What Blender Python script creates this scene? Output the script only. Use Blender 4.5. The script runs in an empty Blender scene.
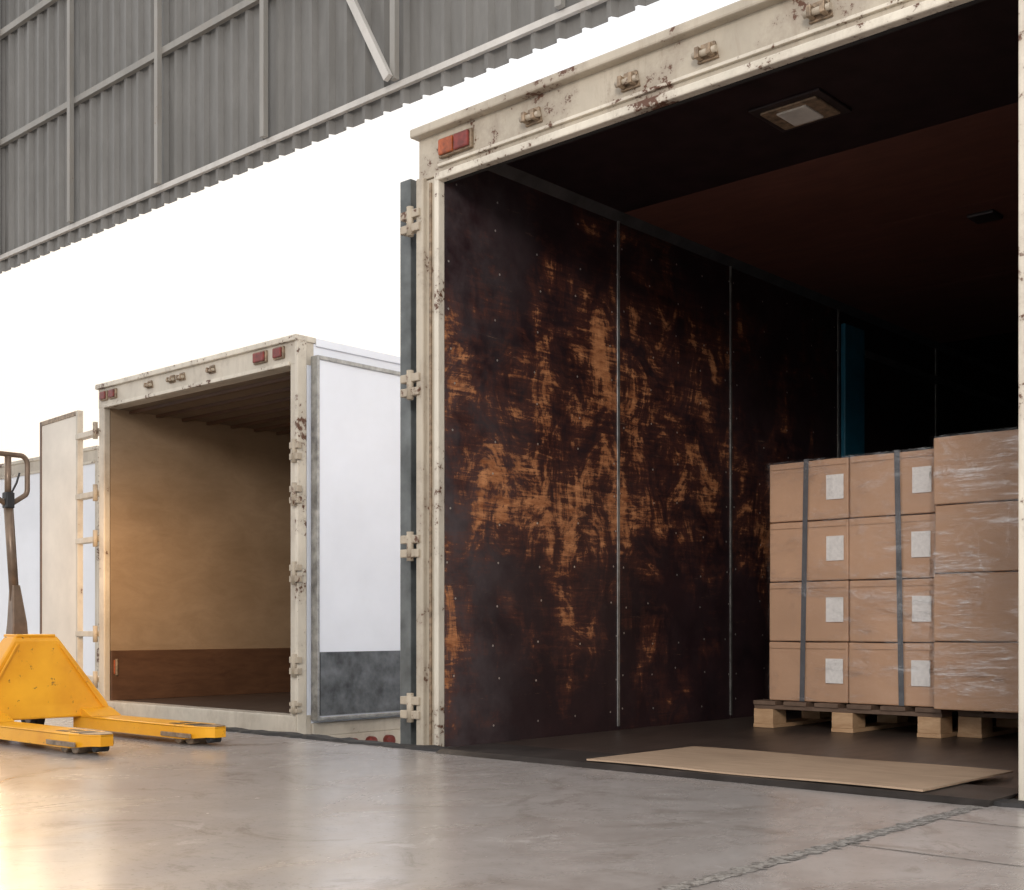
import bpy, bmesh, math, random
from mathutils import Vector, Matrix
random.seed(4)
sc = bpy.context.scene
sc.view_settings.view_transform = 'Standard'
sc.view_settings.look = 'None'
COL = sc.collection

# ---------------------------------------------------------------- node helpers
class NT:
    def __init__(s, name):
        s.m = bpy.data.materials.new(name); s.m.use_nodes = True
        s.t = s.m.node_tree; s.n = s.t.nodes; s.l = s.t.links
        s.b = s.n['Principled BSDF']; s.out = s.n['Material Output']
        tc = s.n.new('ShaderNodeTexCoord'); s.co = tc.outputs['Object']
    def put(s, sock, v):
        if hasattr(v, 'links'): s.l.new(v, sock)
        elif isinstance(v, (tuple, list)) and len(v) == 3 and sock.type == 'RGBA': sock.default_value = (*v, 1)
        else: sock.default_value = v
    def noise(s, scale=5, detail=5, rough=.6, dist=0, sc3=None, off=None):
        n = s.n.new('ShaderNodeTexNoise')
        n.inputs['Scale'].default_value = scale; n.inputs['Detail'].default_value = detail
        n.inputs['Roughness'].default_value = rough; n.inputs['Distortion'].default_value = dist
        mp = s.n.new('ShaderNodeMapping'); s.l.new(s.co, mp.inputs['Vector'])
        mp.inputs['Scale'].default_value = sc3 or (1, 1, 1)
        mp.inputs['Location'].default_value = off or (0, 0, 0)
        s.l.new(mp.outputs[0], n.inputs['Vector']); return n.outputs['Fac']
    def rng(s, v, a, b, c=0., d=1.):
        n = s.n.new('ShaderNodeMapRange'); s.l.new(v, n.inputs['Value'])
        for k, x in zip(('From Min', 'From Max', 'To Min', 'To Max'), (a, b, c, d)): n.inputs[k].default_value = x
        return n.outputs[0]
    def math(s, op, a, b=0.):
        n = s.n.new('ShaderNodeMath'); n.operation = op; s.put(n.inputs[0], a); s.put(n.inputs[1], b); return n.outputs[0]
    def mix(s, f, a, b):
        n = s.n.new('ShaderNodeMix'); n.data_type = 'RGBA'
        s.put(n.inputs[0], f); s.put(n.inputs[6], a); s.put(n.inputs[7], b); return n.outputs[2]
    def sep(s):
        n = s.n.new('ShaderNodeSeparateXYZ'); s.l.new(s.co, n.inputs[0]); return n.outputs
    def bump(s, h, st=.3, d=.01):
        n = s.n.new('ShaderNodeBump'); n.inputs['Strength'].default_value = st; n.inputs['Distance'].default_value = d
        s.l.new(h, n.inputs['Height']); s.l.new(n.outputs[0], s.b.inputs['Normal'])
    def fin(s, col=None, rough=.5, metal=0., spec=None):
        if col is not None: s.put(s.b.inputs['Base Color'], col)
        s.put(s.b.inputs['Roughness'], rough); s.put(s.b.inputs['Metallic'], metal)
        if spec is not None: s.b.inputs['Specular IOR Level'].default_value = spec
        return s.m

def simple(name, col, rough=.5, metal=0., var=.25, scale=8, spec=None):
    t = NT(name); n = t.noise(scale, 5)
    dark = tuple(c * (1 - var) for c in col); lite = tuple(min(1, c * (1 + var * .6)) for c in col)
    return t.fin(t.mix(t.rng(n, .3, .7), dark, lite), rough, metal, spec)

def m_frame(name, col, rust=.60, grime=.5):
    t = NT(name)
    a = t.noise(3.5, 8, .7); b = t.noise(28, 6, .7); c = t.noise(3, 6, .65, sc3=(1, 1, .5)); d = t.noise(9, 6, .7, .5, sc3=(1.5, 1.5, .3), off=(3, 1, 0))
    base = t.mix(t.rng(c, .35, .7), col, tuple(x * .74 for x in col))
    base = t.mix(t.rng(d, .54, .74, 0, grime * .6), base, (.24, .18, .13))
    base = t.mix(t.rng(a, .48, .68, 0, grime), base, (.25, .20, .155))
    r = t.rng(t.math('ADD', t.math('MULTIPLY', a, .6), t.math('MULTIPLY', b, .4)), rust, rust + .035)
    colr = t.mix(r, base, (.10, .042, .022))
    t.bump(b, .15, .004)
    return t.fin(colr, .5)

def m_scuff():
    t = NT('scuffed_phenolic_ply')
    x, y, z = t.sep()
    big = t.noise(1.7, 4, .6, off=(0, 3.1, 1.7))
    med = t.noise(4.0, 8, .76, 1.0, sc3=(1, 1.1, .8), off=(4, 0, 0))
    fine = t.noise(3.8, 9, .80, .6, sc3=(1, 1.0, 9))
    fin2 = t.noise(3.4, 9, .78, .4, sc3=(1, 8, 1.0), off=(0, 5, 2))
    zc = t.math('SUBTRACT', 1., t.math('ABSOLUTE', t.math('DIVIDE', t.math('SUBTRACT', z, 1.35), 1.3)))
    s = t.math('ADD', t.math('MULTIPLY', big, .34), t.math('MULTIPLY', med, .43))
    s = t.math('ADD', s, t.math('MULTIPLY', fine, .28))
    s = t.math('ADD', s, t.math('MULTIPLY', fin2, .11))
    s = t.math('ADD', s, t.math('MULTIPLY', zc, .085))
    yf = t.rng(y, 5.0, 7.0, 0., -.045)
    s = t.math('ADD', s, yf)
    mask = t.rng(s, .658, .705)
    soft = t.rng(s, .59, .68)
    base = t.mix(t.rng(t.noise(2.5, 7, .7), .3, .7), (.011, .006, .008), (.034, .017, .019))
    dust = t.math('MULTIPLY', t.rng(y, 3.8, 4.5, .65, .0), t.rng(t.noise(2.2, 6, .7), .35, .65))
    base = t.mix(dust, base, (.13, .11, .115))
    c1 = t.mix(t.math('MULTIPLY', soft, .45), base, (.16, .05, .028))
    wood = t.mix(t.rng(t.noise(9, 6, .7, sc3=(1, 1, 4)), .35, .65), (.25, .085, .035), (.60, .27, .12))
    c2 = t.mix(mask, c1, wood)
    scr = t.rng(t.noise(3, 9, .8, .2, sc3=(1, 1.2, 22), off=(2, 2, 2)), .63, .68)
    c3 = t.mix(t.math('MULTIPLY', scr, .55), c2, (.30, .17, .11))
    t.bump(t.noise(12, 6), .15, .003)
    return t.fin(c3, t.rng(t.noise(6, 5), .3, .7, .35, .6), spec=.35)

def m_ply(name, lo, hi, rough=.55, st=(1, 1, 6), seams=None):
    t = NT(name)
    g = t.noise(4, 8, .7, .5, sc3=st); b = t.noise(1.2, 5, .6)
    c = t.mix(t.rng(g, .3, .7), lo, hi)
    c = t.mix(t.rng(b, .4, .7, 0, .35), c, tuple(x * .5 for x in lo))
    t.bump(g, .1, .003)
    return t.fin(c, rough)

def m_concrete():
    t = NT('polished_concrete')
    a = t.noise(.7, 6, .65, .6); b = t.noise(5, 8, .7); c = t.noise(1.6, 7, .75, 1.5, sc3=(1, .45, 1)); f = t.noise(60, 4, .6)
    s = t.math('ADD', t.math('MULTIPLY', a, .5), t.math('MULTIPLY', c, .5))
    col = t.mix(t.rng(s, .36, .64), (.245, .215, .20), (.42, .39, .375))
    col = t.mix(t.rng(b, .45, .75, 0, .5), col, (.49, .46, .445))
    stain = t.rng(t.noise(2.3, 8, .8, 2., off=(9, 4, 0)), .53, .62, 0, .5)
    col = t.mix(stain, col, (.19, .16, .14))
    scf = t.rng(t.noise(2.0, 9, .8, .6, sc3=(1.0, 5, 1), off=(4, 4, 0)), .60, .66, 0, .4)
    col = t.mix(scf, col, (.20, .18, .165))
    pale = t.rng(t.noise(3.1, 9, .82, 1., off=(2, 8, 0)), .59, .64, 0, .4)
    col = t.mix(pale, col, (.60, .57, .55))
    col = t.mix(t.rng(f, .60, .7, 0, .5), col, (.14, .13, .12))
    t.bump(t.math('ADD', b, t.math('MULTIPLY', f, .4)), .08, .003)
    return t.fin(col, t.rng(s, .35, .65, .34, .17), spec=.7)

def m_card(name, col):
    t = NT(name)
    n = t.noise(2, 4, .6); g = t.noise(120, 3, .6)
    c = t.mix(t.rng(n, .3, .7), tuple(x * .88 for x in col), tuple(min(1, x * 1.1) for x in col))
    c = t.mix(t.rng(g, .4, .7, 0, .10), c, (.25, .13, .07))
    return t.fin(c, .6)

def m_film(name, amount, lo, hi, base):
    t = NT(name)
    tr = t.n.new('ShaderNodeBsdfTransparent'); gl = t.n.new('ShaderNodeBsdfGlossy')
    gl.inputs['Roughness'].default_value = .25
    mx = t.n.new('ShaderNodeMixShader')
    h = t.noise(5, 4, .6, 1., sc3=(1, 1, 4))
    bp = t.n.new('ShaderNodeBump'); bp.inputs['Strength'].default_value = .7; bp.inputs['Distance'].default_value = .02
    t.l.new(h, bp.inputs['Height']); t.l.new(bp.outputs[0], gl.inputs['Normal'])
    def ridge(freq, sc3, off, width):
        n = t.noise(freq, 4, .55, .35, sc3=sc3, off=off)
        return t.math('POWER', t.math('MAXIMUM', t.math('SUBTRACT', 1., t.math('MULTIPLY', t.math('ABSOLUTE', t.math('SUBTRACT', n, .5)), width)), 0.), 1.5)
    r1 = ridge(2.0, (.6, .6, 7), (1, 2, 3), 18.)
    r2 = ridge(2.6, (.7, .7, 9), (6, 2, 1), 24.)
    r3 = ridge(2.4, (5, 5, 1.3), (3, 8, 1), 30.)
    m1 = t.rng(t.noise(2.6, 5, .7, .8, sc3=(1, 1, 1.8), off=(5, 1, 1)), lo, hi)
    m2 = t.rng(t.noise(2.2, 5, .7, .8, off=(1, 7, 1)), lo + .03, hi + .03)
    f = t.math('MULTIPLY', t.math('MULTIPLY', t.math('MAXIMUM', r1, r2), m1), amount)
    f = t.math('ADD', f, t.math('MULTIPLY', t.math('MULTIPLY', r3, m2), amount * .5))
    f = t.math('ADD', f, t.math('ADD', t.math('MULTIPLY', m1, .05), base))
    t.l.new(t.math('MINIMUM', f, .7), mx.inputs[0]); t.l.new(tr.outputs[0], mx.inputs[1]); t.l.new(gl.outputs[0], mx.inputs[2])
    t.l.new(mx.outputs[0], t.out.inputs[0]); return t.m

def m_yellow():
    t = NT('worn_yellow_paint')
    a = t.noise(22, 8, .75); b = t.noise(4, 5, .6)
    c = t.mix(t.rng(b, .3, .7), (.70, .30, .012), (.86, .42, .022))
    c = t.mix(t.rng(a, .62, .66), c, (.10, .06, .03))
    return t.fin(c, .35)

M = {}
M['cream'] = m_frame('aged_cream_paint', (.48, .42, .335), .58, .85)
M['cream2'] = m_frame('aged_white_paint', (.60, .54, .45), .63, .5)
M['lip'] = m_frame('chipped_white_edge', (.68, .62, .52), .56, .6)
M['scuff'] = m_scuff()
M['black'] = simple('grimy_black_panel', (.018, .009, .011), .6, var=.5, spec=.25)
M['ceil'] = m_ply('red_brown_ply_ceiling', (.09, .033, .025), (.15, .058, .042), .6, (1, 4, 1))
M['truckfloor'] = m_ply('worn_truck_floor', (.035, .024, .020), (.11, .080, .065), .38, (5, 1, 1))
M['alu'] = simple('dull_aluminium', (.42, .42, .41), .38, .8, .4, 20)
M['alud'] = simple('dirty_aluminium_strip', (.20, .19, .18), .45, .6, .6, 12)
M['steel'] = m_frame('hinge_steel', (.46, .39, .30), .56, .8)
M['bare'] = simple('bare_worn_steel', (.30, .22, .15), .45, .4, .6, 30)
M['dark'] = simple('dark_steel', (.03, .03, .032), .5, .3)
M['rubber'] = simple('black_rubber', (.022, .02, .02), .8)
M['white'] = simple('white_truck_skin', (.80, .83, .90), .35, 0, .06, 2)
M['galv'] = simple('galvanised_kick_plate', (.17, .18, .19), .38, .6, .6, 9)
M['teal'] = simple('teal_strip', (.006, .10, .16), .5)
M['amber'] = simple('amber_lens', (.34, .075, .02), .3, 0, .6, 30)
M['red'] = simple('red_lens', (.18, .025, .018), .3, 0, .6, 30)
M['lamp'] = simple('frosted_lamp_lens', (.62, .60, .56), .4)
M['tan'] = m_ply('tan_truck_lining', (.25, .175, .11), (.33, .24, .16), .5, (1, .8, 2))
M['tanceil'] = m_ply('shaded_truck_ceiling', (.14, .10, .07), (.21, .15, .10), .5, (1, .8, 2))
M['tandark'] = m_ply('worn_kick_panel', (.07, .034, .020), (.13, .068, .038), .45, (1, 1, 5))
M['conc'] = m_concrete()
M['card'] = m_card('kraft_cardboard', (.54, .325, .205))
M['card2'] = m_card('kraft_cardboard_warm', (.56, .33, .20))
M['tape'] = simple('packing_tape', (.36, .21, .12), .3)
M['label'] = simple('paper_label', (.80, .76, .73), .6, 0, .12, 60)
M['strap'] = simple('grey_strap', (.10, .10, .11), .4)
M['wood'] = m_ply('pallet_wood', (.42, .24, .12), (.64, .42, .25), .7, (2, 2, 8))
M['wooddk'] = m_ply('pallet_wood_dark', (.10, .06, .04), (.20, .13, .09), .7, (2, 8, 2))
M['sheet'] = m_ply('plywood_sheet_tan', (.36, .25, .17), (.50, .36, .25), .6, (1, 5, 1))
M['plate'] = simple('worn_dock_plate_steel', (.07, .06, .055), .45, .5, .5, 6)
M['film'] = m_film('stretch_film', .20, .46, .60, .03)
M['film2'] = m_film('stretch_film_bunched', .30, .47, .62, .035)
M['yellow'] = m_yellow()
M['clad'] = m_ply('corrugated_steel', (.14, .133, .122), (.195, .187, .175), .5, (2, 2, .5))
M['girt'] = m_frame('painted_girt_steel', (.29, .275, .25), .64, .3)
M['girtl'] = m_frame('painted_edge_steel', (.60, .57, .53), .64, .3)
M['ground'] = simple('yard_concrete', (.72, .70, .66), .8, 0, .1, 1)
M['screw'] = simple('screw_heads', (.55, .52, .47), .35, .6)

# ---------------------------------------------------------------- mesh helpers
def empty(name, loc):
    o = bpy.data.objects.new(name, None); o.location = loc; o.empty_display_size = .2
    COL.objects.link(o); return o
def adopt(o, parent):
    if parent:
        o.parent = parent; o.matrix_parent_inverse = Matrix.Translation(-Vector(parent.location))
def mesh(name, vs, fs, mat, parent=None, bevel=0, smooth=False, seg=2):
    me = bpy.data.meshes.new(name); me.from_pydata([tuple(v) for v in vs], [], fs); me.update()
    bm = bmesh.new(); bm.from_mesh(me); bmesh.ops.recalc_face_normals(bm, faces=bm.faces); bm.to_mesh(me); bm.free()
    me.materials.append(mat)
    if smooth:
        for p in me.polygons: p.use_smooth = True
    o = bpy.data.objects.new(name, me); COL.objects.link(o); adopt(o, parent)
    if bevel:
        b = o.modifiers.new('bevel', 'BEVEL'); b.width = bevel; b.segments = seg; b.limit_method = 'ANGLE'
    return o
BF = [(0, 1, 2, 3), (4, 7, 6, 5), (0, 4, 5, 1), (1, 5, 6, 2), (2, 6, 7, 3), (3, 7, 4, 0)]
def bv(x0, x1, y0, y1, z0, z1):
    return [(x0, y0, z0), (x1, y0, z0), (x1, y1, z0), (x0, y1, z0), (x0, y0, z1), (x1, y0, z1), (x1, y1, z1), (x0, y1, z1)]
def box(name, x0, x1, y0, y1, z0, z1, mat, parent=None, bevel=0):
    return mesh(name, bv(x0, x1, y0, y1, z0, z1), BF, mat, parent, bevel)
def boxes(name, lst, mat, parent=None, bevel=0):
    vs = []; fs = []
    for b in lst:
        k = len(vs); vs += bv(*b); fs += [tuple(i + k for i in f) for f in BF]
    return mesh(name, vs, fs, mat, parent, bevel)
def prism(name, prof, axis, a, b, mat, parent=None, bevel=0):
    n = len(prof)
    def mk(p, q):
        return {'x': (q, p[0], p[1]), 'y': (p[0], q, p[1]), 'z': (p[0], p[1], q)}[axis]
    vs = [mk(p, a) for p in prof] + [mk(p, b) for p in prof]
    fs = [tuple(range(n)), tuple(range(2 * n - 1, n - 1, -1))] + [(i, (i + 1) % n, (i + 1) % n + n, i + n) for i in range(n)]
    return mesh(name, vs, fs, mat, parent, bevel)
def cyl(name, p, q, r, mat, parent=None, r2=None, n=24, bevel=0):
    p = Vector(p); q = Vector(q); d = (q - p).normalized(); u = d.orthogonal().normalized(); w = d.cross(u)
    r2 = r if r2 is None else r2
    vs = []
    for c, rr in ((p, r), (q, r2)):
        for i in range(n):
            a = 2 * math.pi * i / n; vs.append(c + (u * math.cos(a) + w * math.sin(a)) * rr)
    fs = [tuple(range(n)), tuple(range(2 * n - 1, n - 1, -1))] + [(i, (i + 1) % n, (i + 1) % n + n, i + n) for i in range(n)]
    o = mesh(name, vs, fs, mat, parent, bevel)
    for pl in o.data.polygons: pl.use_smooth = len(pl.vertices) == 4
    return o
def tube(name, pts, r, mat, parent=None, cyclic=False):
    cu = bpy.data.curves.new(name, 'CURVE'); cu.dimensions = '3D'; cu.bevel_depth = r; cu.bevel_resolution = 4; cu.use_fill_caps = True
    sp = cu.splines.new('POLY'); sp.points.add(len(pts) - 1)
    for i, p in enumerate(pts): sp.points[i].co = (*p, 1)
    sp.use_cyclic_u = cyclic; cu.materials.append(mat)
    tmp = bpy.data.objects.new(name, cu); COL.objects.link(tmp)
    dg = bpy.context.evaluated_depsgraph_get(); me = bpy.data.meshes.new_from_object(tmp.evaluated_get(dg))
    COL.objects.unlink(tmp); bpy.data.objects.remove(tmp)
    o = bpy.data.objects.new(name, me); COL.objects.link(o); adopt(o, parent)
    for pl in me.polygons: pl.use_smooth = True
    return o

# ---------------------------------------------------------------- floor, dock, yard
DK = 3.72
box('floor', -16, 8, -8, DK, -1.3, 0, M['conc'])
mesh('ground', [(-70, DK, -1.2), (60, DK, -1.2), (60, 90, -1.2), (-70, 90, -1.2)], [(0, 1, 2, 3)], M['ground'])
def lumpy(name, x0, x1, y0, y1, z0, h, mat, n=160):
    vs = []; fs = []
    for i in range(n + 1):
        x = x0 + (x1 - x0) * i / n; j = random.uniform(-.012, .012); k = h * random.uniform(.6, 1.2)
        vs += [(x, y0 + j, z0), (x, y0 + j + .008, z0 + k), (x, y1 - .006, z0 + k * 1.05), (x, y1, z0)]
    for i in range(n):
        a = i * 4; b = a + 4
        fs += [(a, b, b + 1, a + 1), (a + 1, b + 1, b + 2, a + 2), (a + 2, b + 2, b + 3, a + 3)]
    return mesh(name, vs, fs, mat)
lumpy('trim_dock_edge', -7.0, 2.0, 3.67, 3.755, 0.0, .014, M['rubber'])
def joint(name, pts, w, mat):
    vs = []; fs = []
    for i, (x, y, px, py) in enumerate(pts):
        a = w * random.uniform(.5, 1.3); b = w * random.uniform(.5, 1.3)
        vs += [(x - px * a, y - py * a, .0015), (x + px * b, y + py * b, .0015)]
    for i in range(len(pts) - 1):
        k = i * 2; fs.append((k, k + 1, k + 3, k + 2))
    return mesh(name, vs, fs, mat)
def m_joint():
    t = NT('dirty_joint_filler')
    c = t.mix(t.rng(t.noise(45, 7, .8), .42, .58), (.09, .078, .07), (.30, .28, .26))
    t.bump(t.noise(50, 5), .6, .01)
    return t.fin(c, .85)
M['joint'] = m_joint()
joint('trim_floor_joint', [(-1.43 + random.uniform(-.006, .006), .5 + i * .012, 1, 0) for i in range(264)], .026, M['joint'])
joint('trim_floor_joint.001', [(-1.42 + i * .03, 2.78, 0, 1) for i in range(150)], .004, M['joint'])
joint('trim_floor_joint.002', [(-1.42 + i * .03, 3.32, 0, 1) for i in range(150)], .004, M['joint'])
prism('dock_leveler_plate', [(3.625, .001), (3.66, .017), (3.98, .0175), (3.98, .0155), (3.63, .0005)], 'x', -3.72, -1.40, M['plate'])

# ---------------------------------------------------------------- corrugated wall above dock
WY = 4.62
vs = []; fs = []; x = -22.0; prof = []
while x < 8:
    prof += [(x, WY), (x + .10, WY), (x + .118, WY - .03), (x + .14, WY - .03)]
    x += .158
Z0, Z1 = 3.385, 8.5
for p in prof: vs += [(p[0], p[1], Z0), (p[0], p[1], Z1)]
for i in range(len(prof) - 1): fs.append((2 * i, 2 * i + 2, 2 * i + 3, 2 * i + 1))
wall = mesh('wall_dock_side', vs, fs, M['clad'])
sol = wall.modifiers.new('thick', 'SOLIDIFY'); sol.thickness = .004
def girt(n, z, h=.06, mat='girt', dy=.03): return box('trim_girt' + n, -22, 8, WY - .035 - dy, WY - .031, z, z + h, M[mat])
girt('', 3.465, .034, 'girtl', .022); girt('.001', 4.37, .045); girt('.002', 5.24, .05); girt('.003', 6.2, .05); girt('.004', 7.2, .05)
for i in range(-12, 9):
    xx = -4.97 + i * 1.17
    box('trim_post', xx - .02, xx + .02, WY - .10, WY - .066, 3.50, 8.5, M['girt'])
def beam(name, p, q, w, mat):
    p = Vector(p); q = Vector(q); d = (q - p).normalized(); yv = Vector((0, 1, 0)); s = d.cross(yv).normalized()
    vs = [c + s * a * w + yv * b * .015 for c in (p, q) for a, b in ((-1, -1), (1, -1), (1, 1), (-1, 1))]
    return mesh(name, vs, [(0, 1, 2, 3), (4, 7, 6, 5), (0, 4, 5, 1), (1, 5, 6, 2), (2, 6, 7, 3), (3, 7, 4, 0)], mat)
for k in (0, 1, 2):
    beam('trim_brace', (-4.98 - k * 4.68, WY - .12, 3.50), (-6.28 - k * 4.68, WY - .12, 5.75), .023, M['girtl'])

# ---------------------------------------------------------------- trucks
def keeper(name, x, y, z, parent, s=1.):
    prism(name + '_plate', [(x - .045 * s, z - .035 * s), (x + .045 * s, z - .035 * s), (x + .03 * s, z + .03 * s), (x - .03 * s, z + .03 * s)], 'y', y, y - .012, M['bare'], parent, .003)
    boxes(name + '_jaws', [(x - .034 * s, x - .016 * s, y - .05 * s, y - .012, z - .03 * s, z + .01 * s), (x + .016 * s, x + .034 * s, y - .05 * s, y - .012, z - .03 * s, z + .01 * s)], M['bare'], parent, .003)
    cyl(name + '_pin', (x - .05 * s, y - .032 * s, z - .012 * s), (x + .05 * s, y - .032 * s, z - .012 * s), .012 * s, M['steel'], parent, n=12)
def lampset(name, x, y, z, parent, w=.17, h=.085, cols=('amber', 'red')):
    box(name + '_housing', x, x + w, y - .02, y, z, z + h, M['bare'], parent, .006)
    n = len(cols); cw = (w - .012) / n
    for i, c in enumerate(cols):
        box(name + '_lens%d' % i, x + .006 + i * cw + .003, x + .006 + (i + 1) * cw - .003, y - .032, y - .018, z + .008, z + h - .008, M[c], parent, .006)
def hinge(name, x0, x1, y, z, parent, h=.12):
    cyl(name + '_pin', ((x0 + x1) / 2, y - .02, z - h / 2), ((x0 + x1) / 2, y - .02, z + h / 2), .016, M['steel'], parent, n=14)
    boxes(name + '_leaf', [(x0, x1, y - .028, y + .01, z - h * .38, z - h * .1), (x0, x1, y - .028, y + .01, z + h * .1, z + h * .38)], M['steel'], parent, .004)
def wheels(tag, x0, x1, y, parent, r=.48):
    for k, (a, b) in enumerate(((x0 + .12, x0 + .40), (x1 - .40, x1 - .12))):
        cyl('%s_tyre%d' % (tag, k), (a, y, -1.2 + r), (b, y, -1.2 + r), r, M['rubber'], parent, n=40, bevel=.03)
        cyl('%s_rim%d' % (tag, k), (a - .01, y, -1.2 + r), (b + .01, y, -1.2 + r), r * .55, M['alu'], parent, n=32)
    cyl(tag + '_axle', (x0 + .3, y, -1.2 + r), (x1 - .3, y, -1.2 + r), .06, M['dark'], parent)
def chassis(x0, x1, y0, L, zb, parent):
    boxes('chassis_rails', [(x0 + .7, x0 + .8, y0 + .3, y0 + L + 2.2, zb - .25, zb - .02), (x1 - .8, x1 - .7, y0 + .3, y0 + L + 2.2, zb - .25, zb - .02)], M['dark'], parent)
    wheels('rear', x0, x1, y0 + 1.9, parent); wheels('front', x0, x1, y0 + L + 1.3, parent)
    cx0, cx1 = x0 + .1, x1 - .1; ya = y0 + L + .25; yb = ya + 1.9
    prism('cab', [(ya, -.85), (yb, -.85), (yb, .25), (yb - .3, 1.2), (yb - .6, 1.35), (ya, 1.35)], 'x', cx0, cx1, M['white'], parent, .05)

# ---- main truck
T = empty('box_truck', (-2.61, 7.0, -1.2))
X0, X1, Y0, H, L = -3.857, -1.367, 3.79, 2.494, 7.2
HC = 2.65
PW = .15; TOP = 2.74
pan = [Y0 + .03, Y0 + 1.28, Y0 + 2.35, Y0 + 3.66, Y0 + 5.2, Y0 + L]
for i in range(5):
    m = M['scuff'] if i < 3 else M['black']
    box('left_wall_panel%d' % i, X0 - .02, X0, pan[i] + .002, pan[i + 1] - .002, 0, HC, m, T)
    box('right_wall_panel%d' % i, X1, X1 + .02, pan[i] + .002, pan[i + 1] - .002, 0, HC, m, T)
    ys = pan[i] + .002 if i else Y0 + .12
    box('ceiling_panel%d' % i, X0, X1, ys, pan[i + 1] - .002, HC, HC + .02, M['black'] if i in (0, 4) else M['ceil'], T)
for i, (y, w) in enumerate(((pan[1], .010), (pan[2], .010), (pan[3], .012), (pan[4], .018))):
    box('wall_joint_strip%d' % i, X0 - .001, X0 + .006, y - w, y + w, .02, HC - .03, M['alu'] if i in (0,) else M['alud'], T, .002)
    box('wall_joint_strip_right%d' % i, X1 - .006, X1 + .001, y - w, y + w, .02, HC - .03, M['alud'], T, .002)
box('teal_lining_strip', X0 - .001, X0 + .03, Y0 + 3.70, Y0 + 3.98, .02, HC - .12, M['teal'], T, .004)
M['rail'] = simple('lashing_rail_dark', (.07, .07, .075), .45, .4, .4)
M['cove'] = simple('cove_strip_dark', (.028, .02, .022), .5, .2, .4)
boxes('lashing_rails', [(X0, X0 + .03, Y0 + 4.0, Y0 + L, z, z + .05) for z in (.7, 1.35, 2.35)], M['rail'], T)
box('front_wall', X0, X1, Y0 + L - .03, Y0 + L, 0, HC, M['black'], T)
prism('ceiling_cove_left', [(X0, HC), (X0 + .04, HC), (X0, HC - .04)], 'y', Y0 + .15, Y0 + L - .04, M['rail'], T)
prism('ceiling_cove_right', [(X1, HC), (X1 - .04, HC), (X1, HC - .04)], 'y', Y0 + .15, Y0 + L - .04, M['rail'], T)
box('cargo_floor', X0 - .02, X1 + .02, Y0 + .05, Y0 + L, -.06, 0, M['truckfloor'], T)
box('outer_skin_left', X0 - .10, X0 - .03, Y0 + .1, Y0 + L + .05, -.12, TOP - .03, M['white'], T)
box('outer_skin_right', X1 + .03, X1 + .10, Y0 + .1, Y0 + L + .05, -.12, TOP - .03, M['white'], T)
box('outer_roof', X0 - .10, X1 + .10, Y0 + .1, Y0 + L + .05, TOP - .03, TOP - .005, M['white'], T)
box('outer_front', X0 - .10, X1 + .10, Y0 + L + .02, Y0 + L + .06, -.12, TOP - .01, M['white'], T)
box('underfloor', X0 - .08, X1 + .08, Y0 + .1, Y0 + L, -.12, -.062, M['dark'], T)
OX0, OX1 = X0 - PW, X1 + PW
for s, (a, b, c) in {'left': (OX0, X0 - .022, 1), 'right': (X1 + .022, OX1, -1)}.items():
    box('post_%s' % s, a, b, Y0 + .02, Y0 + .14, -.12, H + .02, M['cream'], T, .006)
    e = X0 if c == 1 else X1
    box('post_lip_%s' % s, min(e, e - c * .028), max(e, e - c * .028), Y0 - .012, Y0 + .03, -.02, H + .02, M['lip'], T, .006)
    o = a if c == 1 else b
    box('post_edge_%s' % s, min(o, o + c * .045), max(o, o + c * .045), Y0 - .005, Y0 + .12, -.12, H + .03, M['cream'], T, .008)
    mid = (a + b) / 2 + .01 * c
    box('post_groove_%s' % s, mid - .006, mid + .006, Y0 + .012, Y0 + .022, -.05, H, M['bare'], T)
box('header_face', OX0, OX1, Y0 + .015, Y0 + .05, H + .023, TOP - .02, M['cream'], T, .004)
box('header_back', X0 + .001, X1 - .001, Y0 + .0505, Y0 + .07, H + .0, HC + .03, M['black'], T)
boxes('header_corners', [(OX0 + .001, X0 - .021, Y0 + .045, Y0 + .14, H + .01, TOP - .021), (X1 + .021, OX1 - .001, Y0 + .045, Y0 + .14, H + .01, TOP - .021)], M['cream'], T)
box('ceiling_front_filler', X0, X1, Y0 + .06, Y0 + .125, HC, HC + .02, M['black'], T)
box('header_top_flange', OX0 - .015, OX1 + .015, Y0 - .03, Y0 + .16, TOP - .04, TOP, M['cream'], T, .008)
box('header_lower_lip', X0 - .02, X1 + .02, Y0 - .015, Y0 + .03, H - .012, H + .022, M['lip'], T, .006)
box('header_mid_rib', X0 - .02, X1 + .02, Y0 + .0, Y0 + .03, H + .052, H + .066, M['lip'], T, .003)
box('header_seal', X0, X1, Y0 + .031, Y0 + .05, H - .012, H + .024, M['rubber'], T)
box('rear_sill', OX0, OX1, Y0 - .02, Y0 + .06, -.12, .004, M['alud'], T, .006)
boxes('dock_bumpers', [(OX0 + .1, OX0 + .3, DK + .002, Y0 - .021, -.35, -.03), (OX1 - .3, OX1 - .1, DK + .002, Y0 - .021, -.35, -.03)], M['rubber'], T, .01)
for i, x in enumerate((-3.32, -2.83, -2.48, -2.03, -1.6)):
    keeper('cam_keeper%d' % i, x, Y0 + .015, H + .125, T)
lampset('marker_lamp', -3.865, Y0 + .015, H + .085, T, .20, .085)
lampset('marker_lamp_right', -1.5, Y0 + .015, H + .085, T, .11, .085, ('red',))
for i, z in enumerate((2.34, 1.61, .89, .17)):
    hinge('hinge%d' % i, OX0 - .09, OX0 + .03, Y0 + .01, z, T, .13)
    hinge('hinge_right%d' % i, OX1 - .03, OX1 + .09, Y0 + .01, z, T, .13)
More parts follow.
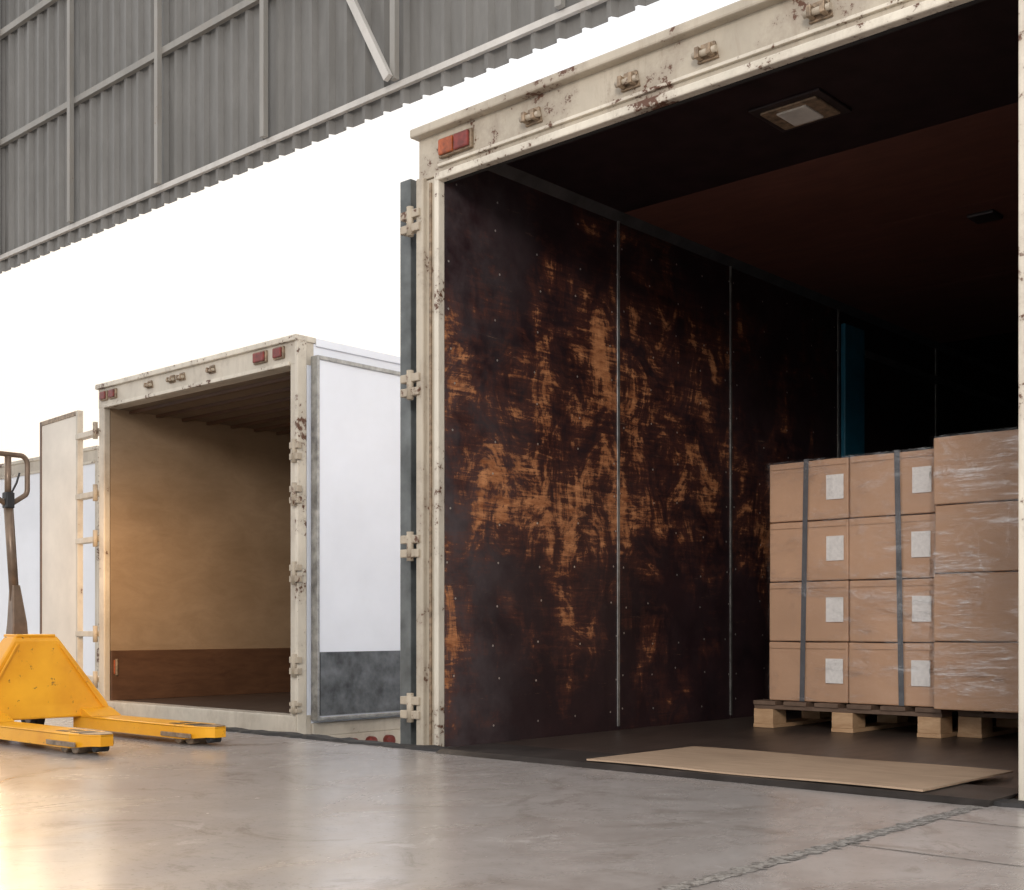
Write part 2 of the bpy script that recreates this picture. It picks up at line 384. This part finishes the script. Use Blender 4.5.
def fold_door(tag, x0, x1, y0, y1, z0, z1, T, skin, edge, outx):
    box(tag + '_panel', x0, x1, y0 + .03, y1, z0, z1, skin, T, .004)
    box(tag + '_edge', x0 - .006, x1 + .006, y0, y0 + .045, z0 - .01, z1 + .01, edge, T, .005)
    box(tag + '_edge_far', x0 - .006, x1 + .006, y1 - .02, y1 + .02, z0 - .01, z1 + .01, edge, T, .005)
M['doorgrey'] = simple('blue_grey_door_edge', (.13, .14, .14), .5, .3, .5, 6)
fold_door('door_leaf', -4.175, -4.115, Y0 + .06, Y0 + 1.28, -.02, 2.56, T, M['white'], M['doorgrey'], 0)
fold_door('door_leaf_right', OX1 + .10, OX1 + .16, Y0 + .06, Y0 + 1.28, -.02, 2.56, T, M['white'], M['doorgrey'], 0)
def clamp(tag, x, y, w, l):
    box(tag + '_bezel', x - w, x + w, y - l, y + l, HC - .012, HC, M['cove'], T, .004)
    box(tag + '_rim', x - w * .8, x + w * .8, y - l * .75, y + l * .75, HC - .022, HC - .010, M['bare'], T, .006)
    box(tag + '_lens', x - w * .42, x + w * .42, y - l * .55, y + l * .55, HC - .03, HC - .02, M['lamp'], T, .005)
clamp('ceiling_lamp', -2.52, 4.54, .16, .14)
box('roof_vent', -2.53, -2.39, 6.27, 6.41, HC - .02, HC, M['cove'], T, .008)
sv = []; sf = []
def screw(y, z, r=.0045):
    k = len(sv); n = 6
    for i in range(n):
        a = i * math.pi / 3; sv.append((X0 + .0015, y + r * math.cos(a), z + r * math.sin(a)))
    sf.append(tuple(range(k, k + n)))
for i in range(3):
    ys = [pan[i] + .04 + (pan[i + 1] - pan[i] - .08) * j / 4 for j in range(5)]
    for y in ys:
        for k in range(14):
            if random.random() < .8: screw(y + random.uniform(-.03, .03), .1 + k * .185 + random.uniform(-.03, .03), .0055)
mesh('lining_screws', sv, sf, M['screw'], T)
chassis(OX0, OX1, Y0, L, -.12, T)

# ---- second truck
def truck_small(name, x0, x1, y0, L, top, hd, lining, kick, detail=True, floor_m=None):
    T = empty(name, ((x0 + x1) / 2, y0 + 3, -1.2))
    pw = .075; xi0, xi1, h = x0 + pw, x1 - pw, top - hd; pd = .05
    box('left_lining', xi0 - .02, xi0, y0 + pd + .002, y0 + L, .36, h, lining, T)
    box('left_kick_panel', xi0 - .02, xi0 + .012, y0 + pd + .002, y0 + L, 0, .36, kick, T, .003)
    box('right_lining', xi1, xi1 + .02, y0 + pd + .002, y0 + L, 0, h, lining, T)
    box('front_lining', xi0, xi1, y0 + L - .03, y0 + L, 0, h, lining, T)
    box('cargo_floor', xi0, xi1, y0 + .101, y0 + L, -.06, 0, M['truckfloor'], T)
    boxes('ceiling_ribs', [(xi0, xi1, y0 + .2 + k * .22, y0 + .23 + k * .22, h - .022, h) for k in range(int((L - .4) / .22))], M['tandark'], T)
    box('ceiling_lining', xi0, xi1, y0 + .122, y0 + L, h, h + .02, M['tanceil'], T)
    box('outer_left', x0 + .003, x0 + .05, y0 + pd + .001, y0 + L + .04, -.12, top - .03, M['white'], T)
    box('outer_right', x1 - .05, x1 - .003, y0 + pd + .001, y0 + L + .04, -.12, top - .03, M['white'], T)
    box('outer_roof', x0 + .004, x1 - .004, y0 + .125, y0 + L + .04, top - .04, top - .01, M['white'], T)
    box('outer_front', x0, x1, y0 + L + .01, y0 + L + .05, -.12, top - .02, M['white'], T)
    box('post_left', x0, xi0, y0, y0 + pd, -.13, top - hd + .01, M['cream2'], T, .008)
    box('post_right', xi1, x1, y0, y0 + pd, -.13, top - hd + .01, M['cream2'], T, .008)
    box('post_right_trim', x1 - .02, x1 + .010, y0 - .01, y0 + .06, -.14, top - .02, M['lip'], T, .005)
    box('header', x0, x1, y0 - .002, y0 + .12, top - hd, top - .02, M['cream2'], T, .004)
    box('header_flange', x0 - .01, x1 + .012, y0 - .025, y0 + .13, top - .035, top, M['lip'], T, .006)
    box('header_lip', xi0, xi1, y0 - .012, y0 + .03, top - hd - .005, top - hd + .02, M['lip'], T, .004)
    box('rear_sill', x0 - .002, x1 + .002, y0 - .02, y0 + .1, -.16, .0, M['cream2'], T, .006)
    box('side_bottom_rail', x1 - .04, x1 + .015, y0 + .101, y0 + L, -.13, -.05, M['cream2'], T, .006)
    boxes('roof_edge_rails', [(x1 - .02, x1 + .012, y0 + .131, y0 + L, top - .05, top - .002), (x0 - .012, x0 + .02, y0 + .131, y0 + L, top - .05, top - .002)], M['white'], T, .004)
    if detail:
        lampset('lamp_left_a', x0 + .05, y0, top - .125, T, .09, .07, ('red',)); lampset('lamp_left_b', x0 + .17, y0, top - .125, T, .09, .07, ('red',))
        lampset('lamp_right_a', x1 - .42, y0, top - .125, T, .13, .075, ('red',)); lampset('lamp_right_b', x1 - .22, y0, top - .125, T, .10, .075, ('red',))
        for i, f in enumerate((.30, .42, .47, .62)):
            keeper('cam_keeper%d' % i, x0 + (x1 - x0) * f, y0, top - .085, T, .8)
        lampset('reflector', xi0 - .005, y0 + .10, .18, T, .03, .12, ('amber',))
    chassis(x0, x1, y0, L, -.14, T)
    return T
U = truck_small('box_truck', -8.19, -5.89, 4.6, 5.2, 2.275, .17, M['tan'], M['tandark'])
dx = -5.835
nx, nz = 30, 50; vs = []; fs = []
for j in range(nz + 1):
    for i in range(nx + 1):
        y = 4.70 + 1.155 * i / nx; z = -.01 + 2.14 * j / nz
        d = .006 * math.exp(-((y - 4.95) ** 2 + (z - .62) ** 2) / .02) - .008 * math.exp(-((y - 5.1) ** 2 + (z - .75) ** 2) / .01) + .003 * math.sin(z * 5) * math.sin(y * 4)
        vs.append((dx + .022 + d, y, z))
for j in range(nz):
    for i in range(nx):
        a = j * (nx + 1) + i; fs.append((a, a + 1, a + nx + 2, a + nx + 1))
mesh('door_leaf_skin', vs, fs, M['white'], U, smooth=True)
box('door_leaf_folded', dx - .03, dx + .008, 4.70, 5.86, -.02, 2.12, M['white'], U, .004)
boxes('door_leaf_frame', [(dx - .034, dx + .034, 4.68, 4.695, -.03, 2.155), (dx - .034, dx + .034, 5.855, 5.88, -.03, 2.155), (dx - .034, dx + .034, 4.695, 5.855, 2.13, 2.155), (dx - .034, dx + .034, 4.695, 5.855, -.03, -.01)], M['alu'], U, .004)
box('door_kick_plate', dx + .026, dx + .034, 4.70, 5.85, .0, .38, M['galv'], U)
for i, z in enumerate((1.58, 1.32, .85, .30, .05)):
    hinge('hinge%d' % i, -5.94, -5.86, 4.60, z, U, .14 if i < 4 else .08)
M['dooropen'] = simple('faded_door_lining', (.70, .64, .56), .5, 0, .12, 3)
def rot_door():
    hx, hy = -8.22, 4.64
    a = Vector((-.995, .10, 0)).normalized()
    n = Vector((-a.y, a.x, 0))
    def slab(tag, s0, s1, t0, t1, z0, z1, mat, bev=.004):
        h = Vector((hx, hy, 0)); vs = []
        for z in (z0, z1):
            for s, t in ((s0, t0), (s1, t0), (s1, t1), (s0, t1)):
                p = h + a * s + n * t; vs.append((p.x, p.y, z))
        mesh(tag, vs, BF, mat, U, bev)
    slab('door_leaf_open', .40, 1.09, -.015, .015, .0, 2.13, M['dooropen'])
    for i, (s0, s1, z0, z1) in enumerate(((.375, .41, -.02, 2.15), (1.08, 1.11, -.02, 2.15), (.40, 1.08, 2.115, 2.15), (.40, 1.08, -.02, .03))):
        slab('door_open_frame%d' % i, s0, s1, -.022, .022, z0, z1, M['tandark'] if i == 1 else (M['cream2'] if i == 0 else M['bare']))
    for i, z in enumerate((1.95, 1.5, 1.17, .48, .15)):
        slab('door_open_hinge%d' % i, -.04, .40, -.03, .03, z - .02, z + .02, M['cream2'])
        cyl('door_open_pin%d' % i, (hx, hy - .05, z - .06), (hx, hy - .05, z + .06), .018, M['steel'], U, n=12)
rot_door()
for i, y in enumerate((5.0, 5.15, 5.3)):
    cyl('side_lamp%d' % i, (-5.88, y, -.19), (-5.83, y, -.19), .035, M['red'], U, n=20, bevel=.006)
box('side_lamp_bar', -5.94, -5.875, 4.8, 5.9, -.25, -.13, M['cream2'], U, .005)
W = truck_small('box_truck', -13.9, -11.4, 6.4, 6.0, 2.35, .16, M['white'], M['white'], False)
boxes('closed_doors', [(-13.82, -12.66, 6.42, 6.47, .0, 2.19), (-12.64, -11.48, 6.42, 6.47, .0, 2.19)], M['white'], W, .006)

# ---------------------------------------------------------------- pallets
def pallet(name, x0, x1, y0, y1):
    P = empty(name, ((x0 + x1) / 2, (y0 + y1) / 2, 0))
    w = x1 - x0; d = y1 - y0
    xs = [x0, x0 + w / 2 - .06, x1 - .12]; ys = [y0, y0 + d / 2 - .07, y1 - .14]
    boxes('bottom_boards', [(x, x + .12, y0, y1, .001, .021) for x in xs], M['wood'], P, .002)
    boxes('blocks', [(x + .003, x + .117, y, y + .14, .021, .100) for x in xs for y in ys], M['wood'], P, .003)
    boxes('stringer_boards', [(x0, x1, y + .01, y + .13, .100, .121) for y in ys], M['wooddk'], P, .002)
    n = 6; bw = .13
    boxes('deck_boards', [(x0 + (w - bw) * i / (n - 1), x0 + (w - bw) * i / (n - 1) + bw, y0, y1, .121, .143) for i in range(n)], M['wooddk'], P, .002)
    return P
pallet('wooden_pallet', -3.44, -2.420, 5.70, 6.85)
pallet('wooden_pallet', -2.40, -1.385, 5.84, 6.95)

def stack(name, x0, x1, y0, y1, z0, z1, rows, cols, deps, card, labels=True, straps=(), jit=.004, film='film'):
    S = empty(name, ((x0 + x1) / 2, (y0 + y1) / 2, z0))
    cw = (x1 - x0) / cols; cd = (y1 - y0) / deps; ch = (z1 - z0) / rows
    for r in range(rows):
        for d in range(deps):
            for c in range(cols):
                jx = random.uniform(-jit, jit); jy = random.uniform(-jit, jit)
                a = (x0 + c * cw + .003 + jx, x0 + (c + 1) * cw - .003 + jx, y0 + d * cd + .003 + jy, y0 + (d + 1) * cd - .003 + jy, z0 + r * ch + .0005, z0 + (r + 1) * ch - .003)
                bm = bmesh.new(); bmesh.ops.create_cube(bm, size=1)
                bmesh.ops.subdivide_edges(bm, edges=bm.edges, cuts=4, use_grid_fill=True)
                cx, cy, cz = (a[0] + a[1]) / 2, (a[2] + a[3]) / 2, (a[4] + a[5]) / 2
                sx, sy, sz = a[1] - a[0], a[3] - a[2], a[5] - a[4]
                ph = random.uniform(0, 6)
                for v in bm.verts:
                    p = v.co.copy()
                    bow = .004 * math.sin(ph + p.x * 5 + p.z * 4)
                    edge = (1 - (2 * p.x) ** 2) * (1 - (2 * p.z) ** 2)
                    y = p.y * sy
                    if abs(p.y) > .49: y += math.copysign(1, p.y) * bow * edge
                    zz = p.z * sz
                    if p.z > .49: zz -= .003 * abs(math.sin(ph + 3 * p.x))
                    v.co = Vector((cx + p.x * sx, cy + y, cz + zz))
                me = bpy.data.meshes.new('carton'); bm.to_mesh(me); bm.free(); me.materials.append(card)
                o = bpy.data.objects.new('carton', me); COL.objects.link(o); adopt(o, S)
                b = o.modifiers.new('b', 'BEVEL'); b.width = .006; b.segments = 2; b.limit_method = 'ANGLE'
                if d == 0 and labels:
                    box('label', a[1] - .118, a[1] - .022, a[2] - .0075, a[2] - .006, cz - .055, cz + .07, M['label'], S)
                    box('carton_flap_seam', a[0] + .01, a[1] - .01, a[2] - .0055, a[2] - .005, a[5] - .035, a[5] - .033, M['tape'], S)
    for i, sx in enumerate(straps):
        lean = .012 * (-1) ** i; sw = .028
        vs = [(sx + lean, y0 - .009, z1 + .004), (sx + sw + lean, y0 - .009, z1 + .004), (sx + sw - lean, y0 - .009, z0 + .001), (sx - lean, y0 - .009, z0 + .001),
              (sx + lean, y1 + .009, z1 + .004), (sx + sw + lean, y1 + .009, z1 + .004)]
        o = mesh('strap', vs, [(0, 1, 2, 3), (0, 4, 5, 1)], M['strap'], S)
        q = o.modifiers.new('s', 'SOLIDIFY'); q.thickness = .0015
    g = .013; nx, nz = 40, 60; fv = []; ff = []
    per = [(x0 - g, y0 - g), (x1 + g, y0 - g), (x1 + g, y1 + g), (x0 - g, y1 + g)]
    ring = []
    for k in range(4):
        p = Vector(per[k]); q = Vector(per[(k + 1) % 4])
        for i in range(nx): ring.append(p.lerp(q, i / nx))
    ctr = Vector(((x0 + x1) / 2, (y0 + y1) / 2))
    for j in range(nz + 1):
        z = z0 + .01 + (z1 - z0 - .008) * j / nz
        for i, p in enumerate(ring):
            wv = .0025 * math.sin(z * 60 + i * .35) * math.sin(i * .21 + z * 9) + .0015 * math.sin(z * 140 - i * .5)
            d = (p - ctr).normalized(); fv.append((p.x + d.x * wv, p.y + d.y * wv, z))
    R = len(ring)
    for j in range(nz):
        for i in range(R): ff.append((j * R + i, j * R + (i + 1) % R, (j + 1) * R + (i + 1) % R, (j + 1) * R + i))
    mesh('stretch_film', fv, ff, M[film], S, smooth=True)
    return S
stack('cardboard_box_stack', -3.37, -2.46, 5.735, 6.78, .145, 1.39, 4, 2, 3, M['card'], True, (-3.17, -2.655))
stack('cardboard_box_stack', -2.415, -1.42, 5.60, 6.80, .145, 1.42, 4, 2, 3, M['card2'], False, (), .006, 'film2')

# ---------------------------------------------------------------- sheet on the floor
nx, ny = 24, 10; vs = []; fs = []
for j in range(ny + 1):
    for i in range(nx + 1):
        x = -2.95 + 1.33 * i / nx; y = 3.68 + .70 * j / ny
        z = .021 + .0022 * math.sin(i * .4) * math.sin(j * .6 + 1)
        vs.append((x + .02 * (j / ny), y, z))
for j in range(ny):
    for i in range(nx):
        a = j * (nx + 1) + i; fs.append((a, a + 1, a + nx + 2, a + nx + 1))
sh = mesh('plywood_sheet', vs, fs, M['sheet']); q = sh.modifiers.new('s', 'SOLIDIFY'); q.thickness = .006; q.offset = 1

# ---------------------------------------------------------------- pallet jack
J = empty('pallet_jack', (-5.5, 2.91, 0))
Yc = 2.915
for k, yc in enumerate((2.64, 3.19)):
    hw = .082; xr, xt = -5.78, -4.635
    top = [(xr, yc - hw), (xt - .16, yc - hw), (xt - .04, yc - hw * .62), (xt, yc - hw * .35), (xt, yc + hw * .35), (xt - .04, yc + hw * .62), (xt - .16, yc + hw), (xr, yc + hw)]
    prism('fork_top%d' % k, top, 'z', .078, .088, M['yellow'], J, .003)
    vs = []; fs = []
    for (x, y) in top:
        zz = .028 if x < xt - .1 else .040
        vs += [(x, y, .083), (x, y, zz)]
    for i in range(len(top) - 1):
        fs.append((2 * i, 2 * i + 2, 2 * i + 3, 2 * i + 1))
    o = mesh('fork_flange%d' % k, vs, fs, M['yellow'], J); q = o.modifiers.new('s', 'SOLIDIFY'); q.thickness = .006
    boxes('fork_slots%d' % k, [(xt - .34, xt - .26, yc - .045, yc - .012, .0885, .0895), (xt - .34, xt - .26, yc + .012, yc + .045, .0885, .0895), (xt - .22, xt - .13, yc - .045, yc + .045, .0885, .0895)], M['dark'], J)
    prism('fork_tip_wear%d' % k, [(xt - .11, yc - hw * .78), (xt - .04, yc - hw * .58), (xt + .001, yc - hw * .33), (xt + .001, yc + hw * .33), (xt - .04, yc + hw * .58), (xt - .11, yc + hw * .78)], 'z', .0885, .0905, M['bare'], J)
    boxes('fork_side_links%d' % k, [(xt - .34, xt - .10, yc - hw - .008, yc - hw - .001, .035, .055), (xt - .34, xt - .10, yc + hw + .001, yc + hw + .008, .035, .055)], M['bare'], J, .002)
    for w, x in enumerate((xt - .26, xt - .17)):
        cyl('load_roller%d_%d' % (k, w), (x, yc - .05, .038), (x, yc + .05, .038), .037, M['bare'], J, n=20, bevel=.004)
    cyl('entry_roller%d' % k, (xt - .05, yc - .03, .032), (xt - .05, yc + .03, .032), .018, M['dark'], J, n=16)
    prism('fork_gusset%d' % k, [(-5.84, .08), (-5.60, .089), (-5.68, .12), (-5.84, .16)], 'y', yc - hw, yc + hw, M['yellow'], J, .004)
def loft(name, sections, mat, bevel=.01):
    vs = [p for s in sections for p in s]; n = len(sections[0]); fs = [tuple(range(n)), tuple(range(len(vs) - 1, len(vs) - n - 1, -1))]
    for k in range(len(sections) - 1):
        for i in range(n):
            fs.append((k * n + i, k * n + (i + 1) % n, (k + 1) * n + (i + 1) % n, (k + 1) * n + i))
    return mesh(name, vs, fs, mat, J, bevel)
def sec(z, xa, xb, h): return [(xa, Yc - h, z), (xb, Yc - h, z), (xb, Yc + h, z), (xa, Yc + h, z)]
loft('a_frame_body', [sec(.085, -5.92, -5.70, .365), sec(.15, -5.92, -5.715, .345), sec(.46, -5.90, -5.77, .125), sec(.485, -5.89, -5.785, .11)], M['yellow'], .010)
box('body_top_cap', -5.92, -5.78, Yc - .10, Yc + .10, .48, .495, M['yellow'], J, .005)
for s in (-1, 1):
    vs = []
    for z, h in ((.13, .31), (.45, .10)):
        xb = -5.708 - (.055 * (z - .15) / .31 if z > .15 else 0) + .003
        vs += [(xb, Yc + s * h, z), (xb, Yc + s * (h + .012), z), (xb + .006, Yc + s * (h + .012), z), (xb + .006, Yc + s * h, z)]
    mesh('plate_rib', vs, BF, M['yellow'], J, .002)
cyl('pump_body', (-5.98, Yc, .16), (-5.98, Yc, .42), .055, M['yellow'], J, bevel=.006)
cyl('pump_ram', (-5.98, Yc, .42), (-5.98, Yc, .50), .025, M['bare'], J)
cyl('wheel_axle', (-5.99, Yc - .10, .09), (-5.99, Yc + .10, .09), .018, M['bare'], J)
box('pump_base', -6.05, -5.91, Yc - .055, Yc + .055, .10, .19, M['yellow'], J, .01)
for s in (-1, 1):
    cyl('steer_wheel%d' % s, (-5.99, Yc + s * .062, .09), (-5.99, Yc + s * .112, .09), .09, M['rubber'], J, n=36, bevel=.008)
    cyl('steer_hub%d' % s, (-5.99, Yc + s * .060, .09), (-5.99, Yc + s * .115, .09), .045, M['bare'], J, n=24)
M['handle'] = simple('tiller_grey_paint', (.19, .13, .09), .35, .3, .35, 12)
loft('tiller_bracket', [[(-6.02, Yc - .05, .42), (-5.93, Yc - .05, .42), (-5.93, Yc + .04, .42), (-6.02, Yc + .04, .42)],
                        [(-6.0, Yc - .045, .55), (-5.93, Yc - .045, .55), (-5.93, Yc + .03, .55), (-6.0, Yc + .03, .55)],
                        [(-5.985, Yc - .04, .74), (-5.945, Yc - .04, .74), (-5.945, Yc - .0, .74), (-5.985, Yc - .0, .74)]], M['handle'], .006)
HX = -5.985; Yh = Yc - .045
cyl('tiller_pole', (-5.965, Yc - .02, .66), (HX, Yh, 1.17), .023, M['handle'], J)
cyl('tiller_pole_upper', (HX, Yh, 1.16), (HX, Yh, 1.38), .016, M['handle'], J)
pts = []
for (cy, cz, a0, a1) in ((.065, 1.345, 90, 0), (.065, 1.225, 0, -45)):
    for i in range(7):
        a = math.radians(a0 + (a1 - a0) * i / 6); pts.append((HX, Yh + cy + .035 * math.cos(a), cz + .045 * math.sin(a)))
left = [(HX, 2 * Yh - p[1], p[2]) for p in reversed(pts)]
tube('handle_loop', pts + [(HX, Yh + .012, 1.14)] + [(HX, Yh - .012, 1.14)] + left, .013, M['handle'], J, True)
box('control_lever_housing', HX - .02, HX + .03, Yh - .022, Yh + .022, 1.12, 1.20, M['dark'], J, .006)
tube('control_lever', [(HX + .01, Yh + .01, 1.19), (HX + .02, Yh + .035, 1.25), (HX + .02, Yh + .05, 1.30)], .005, M['dark'], J)

# ---------------------------------------------------------------- light
w = bpy.data.worlds.new('sky'); sc.world = w; w.use_nodes = True
nt = w.node_tree; bg = nt.nodes['Background']
tc = nt.nodes.new('ShaderNodeTexCoord'); dp = nt.nodes.new('ShaderNodeVectorMath'); dp.operation = 'DOT_PRODUCT'
nt.links.new(tc.outputs['Generated'], dp.inputs[0])
sd = Vector((-.93, .36, -.02)).normalized(); dp.inputs[1].default_value = sd
cr = nt.nodes.new('ShaderNodeValToRGB'); nt.links.new(dp.outputs['Value'], cr.inputs[0])
cr.color_ramp.elements[0].position = .80; cr.color_ramp.elements[0].color = (.84, .84, .845, 1)
cr.color_ramp.elements[1].position = 1.0; cr.color_ramp.elements[1].color = (1.0, .88, .74, 1)
nt.links.new(cr.outputs[0], bg.inputs[0]); bg.inputs[1].default_value = 1.33
def aim(o, d): o.rotation_euler = Vector(d).to_track_quat('-Z', 'Y').to_euler()
sun = bpy.data.lights.new('low_sun', 'SUN'); sun.energy = 2.5; sun.color = (1, .70, .38); sun.angle = math.radians(38)
so = bpy.data.objects.new('low_sun', sun); COL.objects.link(so); aim(so, (.85, -.42, -.42)); so.location = (-12, 9, 9)
ar = bpy.data.lights.new('camera_side_fill', 'AREA'); ar.shape = 'DISK'; ar.size = 2.5; ar.energy = 650; ar.color = (1, .94, .87)  # unseen fill added behind the camera to brighten the truck interior and boxes
ao = bpy.data.objects.new('camera_side_fill', ar); COL.objects.link(ao); ao.location = (3.2, -5.0, 4.6); aim(ao, Vector((-3, 5, .9)) - ao.location)
sp = bpy.data.lights.new('warm_fill_spot', 'SPOT'); sp.energy = 120; sp.color = (1, .56, .18); sp.spot_size = math.radians(85); sp.spot_blend = 1; sp.shadow_soft_size = .35  # added warm spot, gives the small truck's opening its glow; no lamp stands there
po = bpy.data.objects.new('warm_fill_spot', sp); COL.objects.link(po); po.location = (-6.9, 3.7, 1.1); aim(po, Vector((-8.4, 4.9, .7)) - po.location)

# ---------------------------------------------------------------- camera
cam = bpy.data.cameras.new('camera'); co = bpy.data.objects.new('camera', cam); COL.objects.link(co)
cam.sensor_width = 36; cam.lens = 1234.5 / 1024 * 36; cam.shift_y = 182 / 1024
co.location = (0, 0, .53); co.rotation_euler = (math.radians(90), 0, math.radians(42.17))
cam.clip_start = .02; cam.clip_end = 300
sc.camera = co
